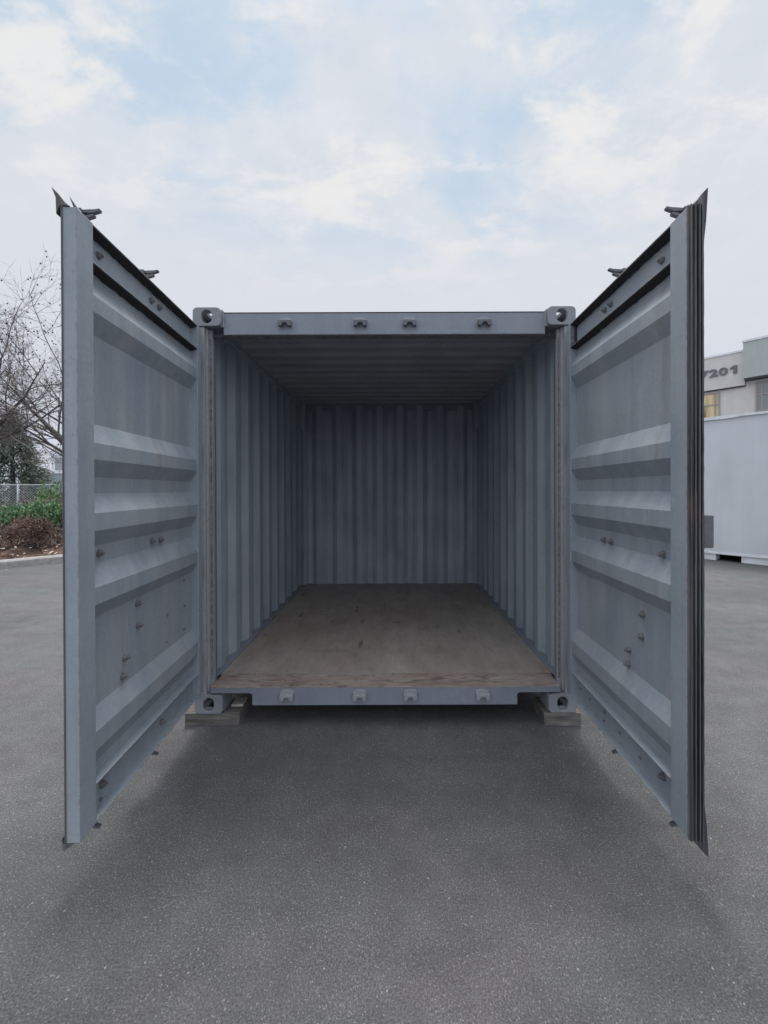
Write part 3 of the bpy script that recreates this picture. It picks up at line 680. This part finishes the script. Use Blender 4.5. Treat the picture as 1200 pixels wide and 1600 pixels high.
bare_tree('bare_tree', (-9.0, 9.6, .3), 2.0, [(-.95, -.2, .42, 3.2, .06), (-.8, .3, .62, 3.3, .065), (-.35, -.1, 1, 3.2, .075), (.4, .2, .9, 3.0, .07), (.9, -.1, .6, 2.8, .06), (-.9, .1, .22, 3.0, .05), (.1, .5, 1, 3, .06), (-.6, -.5, .75, 3.1, .06), (-1, -.1, .9, 3, .05)],
          'bare tree with low spreading limbs, its trunk behind the left door leaf', 11)
def conifer(base, h, rad, seed, label):
    r = random.Random(seed); base = Vector(base); root = thing('conifer', base, label, 'tree')
    MB().tube([base, base + Vector((0, 0, h * .96))], [.22, .03], 8).build('trunk', M['bark'], root)
    mb = MB()
    for _ in range(1700):
        z = r.uniform(.02, 1) ** 1.3; a = r.uniform(0, 6.283); rr = rad * (1 - z) ** .8 * r.uniform(.55, 1.1) + .1
        tip = base + Vector((math.cos(a) * rr, math.sin(a) * rr, h * z)); inn = base + Vector((math.cos(a) * rr * .3, math.sin(a) * rr * .3, h * z + .25))
        for k in range(16):
            q = inn.lerp(tip, r.uniform(.2, 1.05)) + rv(r) * .16
            leaf(mb, q, (tip - inn) + rv(r) * .7, rv(r), r.uniform(.12, .28), .07)
    mb.build('crown', M['needle'], root); return root
conifer((-27.4, 27.0, 0), 6.9, 2.9, 3, 'dark green conifer standing beyond the wire fence')

# ------------------------------------------------------------------ wire fence
FA = Vector((-17.2, 12.6, 0)); FD = Vector((.95, .31, 0)).normalized(); 
fence = thing('wire_fence', (-17.2, 12.6, 0), 'pale galvanised chain-link fence with thin posts behind the shrubs', 'fence')
def fp(s, z, t=0): return FA + FD * s + Vector((-FD.y, FD.x, 0)) * t + Vector((0, 0, z))
for k in range(8):
    MB().tube([fp(k * 1.9 - 3, 0), fp(k * 1.9 - 3, 1.80)], .03, 8).build('fence_post', M['galv'], fence, smooth=True)
MB().tube([fp(-3, 1.76), fp(10.3, 1.76)], .022, 8).build('top_rail', M['galv'], fence, smooth=True)
wm_ = MB(); step = .10
k = -3.0
while k < 10.3 + 1.7:
    for q in (1, -1):
        a, b = k - 1.7 * (q > 0) * 0, 0
        s0, z0, s1, z1 = (k - 1.7, .04, k, 1.74) if q > 0 else (k, .04, k - 1.7, 1.74)
        lo, hi = -3, 10.3
        def clip(sa, za, sb, zb_):
            if min(sa, sb) < lo or max(sa, sb) > hi:
                out = []
                for t in [i / 17 for i in range(18)]:
                    s = sa + (sb - sa) * t
                    if lo <= s <= hi: out.append((s, za + (zb_ - za) * t))
                return (out[0], out[-1]) if len(out) > 1 else None
            return (sa, za), (sb, zb_)
        e = clip(s0, z0, s1, z1)
        if e: wm_.tube([fp(e[0][0], e[0][1], .004 * q), fp(e[1][0], e[1][1], .004 * q)], .0065, 3, False)
    k += step
wm_.build('chain_link_mesh', M['galv'], fence)

# ------------------------------------------------------------------ far building on the left
fb = thing('far_building', (-41.0, 46.0, 0), 'low blue-grey building with a white upper storey far behind the fence', 'building')
def fbx(x0, y0, z0, x1, y1, z1, n, m, par=fb): return MB().box((-41 + x0, 46 + y0, z0), (-41 + x1, 46 + y1, z1)).build(n, m, par)
M['bluewall'] = flat_paint('blue_grey_wall', (.27, .33, .36)); M['whitewall'] = flat_paint('white_wall', (.62, .64, .67)); M['brick'] = plain('brick_pier', (.30, .20, .18), .9, .2, 6, .2)
fbx(-2, 0, 0, 12, 8, 3.6, 'wall', M['bluewall']); fbx(-2.1, -.1, 3.605, 12.1, 8.1, 3.85, 'roof_edge', M['coping'])
up_ = fbx(-1, 2, 3.86, 11, 8, 5.9, 'upper_wall', M['whitewall']); fbx(-1.2, 1.8, 5.91, 11.2, 8.2, 6.2, 'roof_edge', M['coping'])
for k in range(7): fbx(-.6 + k * 1.7, 1.93, 4.1, .25 + k * 1.7, 1.99, 5.6, 'window', M['glass'])
for k in range(4): fbx(.2 + k * 3, -.06, .9, 1.6 + k * 3, -.003, 2.6, 'window', M['glass'])
fbx(-2.9, -.3, 0, -2.02, .8, 4.2, 'brick_pier', M['brick'])

# ------------------------------------------------------------------ the white container on the right
ND = Vector((.626, -.78, 0)).normalized(); NN = Vector((.78, .626, 0)).normalized()
NP = Vector((7.02, 5.79, 0)); S0, S1 = -3.6, 8.59
def npf(s, t, z): return NP + ND * s + NN * t + Vector((0, 0, z))
wc = thing('white_container', tuple(npf((S0 + S1) / 2, 1.2, .135)), 'long pale grey-white steel container standing on white blocks on the right', 'shipping container')
b = MB(); n_ = 60
pts = [(S0 + .06 + (S1 - S0 - .12) * i / n_, .024 + .0035 * math.sin(i * 2.1) + .002 * math.sin(i * .7)) for i in range(n_ + 1)]
b.strip(pts, .19, 2.985, lambda a, c, z: npf(a, c, z), 1); b.build('side_panel', M['white_steel'], wc, smooth=True)
b = MB(); b.box((S0 + .06, 2.36, .19), (S1 - .06, 2.40, 2.98), npf); b.build('side_panel', M['white_steel'], wc)
for s in (S0, S1 - .06):
    b = MB(); b.box((s, .0, .14), (s + .058, 2.43, 3.0), npf); b.build('end_wall', M['white_steel'], wc, bevel=.006)
b = MB(); m_ = 80   # top rail with a slightly wavy drip edge
sl2 = [(S0 + .061 + (S1 - S0 - .124) * i / m_) for i in range(m_ + 1)]
vs = []
for s in sl2:
    zl = 2.972 + .010 * math.sin(s * 4.2) + .004 * math.sin(s * 11)
    vs += [npf(s, -.022, zl), npf(s, -.022, 3.03), npf(s, .10, 3.034), npf(s, .022, zl + .004)]
b.poly(vs, [(i * 4 + a, i * 4 + c, i * 4 + 4 + c, i * 4 + 4 + a) for i in range(m_) for a, c in ((0, 1), (1, 2), (3, 0))]); b.build('top_rail', M['blockwhite'], wc)
b = MB(); b.box((S0 + .06, .012, .140), (S1 - .06, .09, .188), npf); b.build('bottom_rail', M['blockwhite'], wc, bevel=.004)
b = MB(); b.box((S0 + .06, .10, 2.99), (S1 - .06, 2.42, 3.01), npf); b.build('roof', M['white_steel'], wc)
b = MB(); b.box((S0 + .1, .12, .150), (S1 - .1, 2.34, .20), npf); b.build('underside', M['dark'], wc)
for (s0, s1, lab) in ((-.95, -.34, 'white block under the white container, just right of the open door'), (.08, .95, 'white block under the white container at the right edge of the photo'), (-3.4, -2.9, 'white block under the hidden left end of the white container'), (7.6, 8.4, 'white block under the white container past the edge')):
    for t0, add in ((.05, ''), (2.0, ', far side')):
        c = npf((s0 + s1) / 2, t0 + .15, 0)
        b = MB(); b.box((s0, t0, 0), (s1, t0 + .3, .138), npf)
        tag(b.build('white_block', M['blockwhite'], origin=c, bevel=.008), lab + add, 'block', 'white blocks under the white container')

# ------------------------------------------------------------------ office building on the right
BP = Vector((17.6, 19.4, 0))
def bpf(s, t, z): return BP + ND * s + NN * t + Vector((0, 0, z))
ob = thing('office_building', tuple(bpf(0, 4, 0)), 'two-storey beige stucco building carrying big grey numbers behind the white container', 'building')
def bb_(s0, t0, z0, s1, t1, z1, n, m, par=ob, bev=0): 
    b = MB(); b.box((s0, t0, z0), (s1, t1, z1), bpf); return b.build(n, m, par, bevel=bev)
par_ = bb_(-9, 0, 6.88, .90, 8, 8.62, 'parapet_wall', M['stucco']); bb_(-9.05, -.04, 8.625, .88, 8.05, 8.72, 'coping', M['coping'], par_)
bb_(-9, .02, 6.835, .9, 7.9, 6.876, 'soffit', M['darktrim'])
bay = bb_(.905, -.35, 7.16, 7.0, 8, 8.98, 'upper_bay', M['greystucco']); bb_(.87, -.39, 8.985, 7.05, 8.05, 9.09, 'coping', M['coping'], bay); bb_(.93, -.32, 7.08, 6.95, 7.9, 7.155, 'soffit', M['darktrim'], bay)
bb_(-9, .16, 0, 6.9, 8, 6.83, 'wall', M['stucco']); bb_(.91, .17, 6.835, 6.9, 7.8, 7.075, 'wall', M['stucco'])
def win(s0, s1, z0, z1, zsplit, glass, nm):
    fr = MB(); t = .06
    for a in ((s0, z0, s0 + t, z1), (s1 - t, z0, s1, z1), (s0 + t, z1 - t, s1 - t, z1), (s0 + t, z0, s1 - t, z0 + t), (s0 + t, zsplit - .03, s1 - t, zsplit + .03)):
        fr.box((a[0], .09, a[1]), (a[2], .157, a[3]), bpf)
    for ms in nm: fr.box((ms - .03, .10, z0 + t), (ms + .03, .15, zsplit - .03), bpf); fr.box((ms - .03, .10, zsplit + .03), (ms + .03, .15, z1 - t), bpf)
    w = fr.build('window', M['frame_al'], ob)
    b = MB(); b.box((s0 + t, .125, z0 + t), (s1 - t, .14, z1 - t), bpf); b.build('pane', glass, w)
    return w
win(-2.4, -.16, 5.0, 6.74, 6.09, M['blinds'], [-1.3, -.36])
win(1.31, 3.9, 5.45, 6.95, 6.30, M['glass'], [1.55, 2.6])
win(-6.0, -3.6, 5.0, 6.74, 6.09, M['glass'], [-4.8]); win(-6.0, -3.6, 1.0, 3.0, 2.2, M['glass'], [-4.8]); win(1.3, 3.9, 1.0, 3.0, 2.2, M['glass'], [2.6])
cu = bpy.data.curves.new('numbers', 'FONT'); cu.body = '720'; cu.size = .60; cu.extrude = .03; cu.offset = .022; cu.space_character = 1.12
to = bpy.data.objects.new('tmp', cu); C.objects.link(to); bpy.context.view_layer.update()
me = bpy.data.meshes.new_from_object(to.evaluated_get(bpy.context.evaluated_depsgraph_get())); bpy.data.objects.remove(to)
xs = [v.co.x for v in me.vertices]; w0, w1 = min(xs), max(xs)
s0_, s1_ = -1.00, .22; z0_ = 7.56; ys = [v.co.y for v in me.vertices]; y0_, y1_ = min(ys), max(ys)
org = Vector(ob.location)
for v in me.vertices:
    s = s0_ + (v.co.x - w0) / (w1 - w0) * (s1_ - s0_); z = z0_ + (v.co.y - y0_) / (y1_ - y0_) * .42
    v.co = bpf(s, -.034 - v.co.z, z) - org
one = MB().prism([(.30, 7.885), (.47, 7.98), (.60, 7.98), (.60, 7.56), (.45, 7.56), (.45, 7.85), (.30, 7.81)], -.066, -.003, lambda a, b, c: bpf(a, c, b))
me.materials.append(M['digit']); no = bpy.data.objects.new('building_number', me); C.objects.link(no); no.parent = ob
one.build('numeral', M['digit'], no)
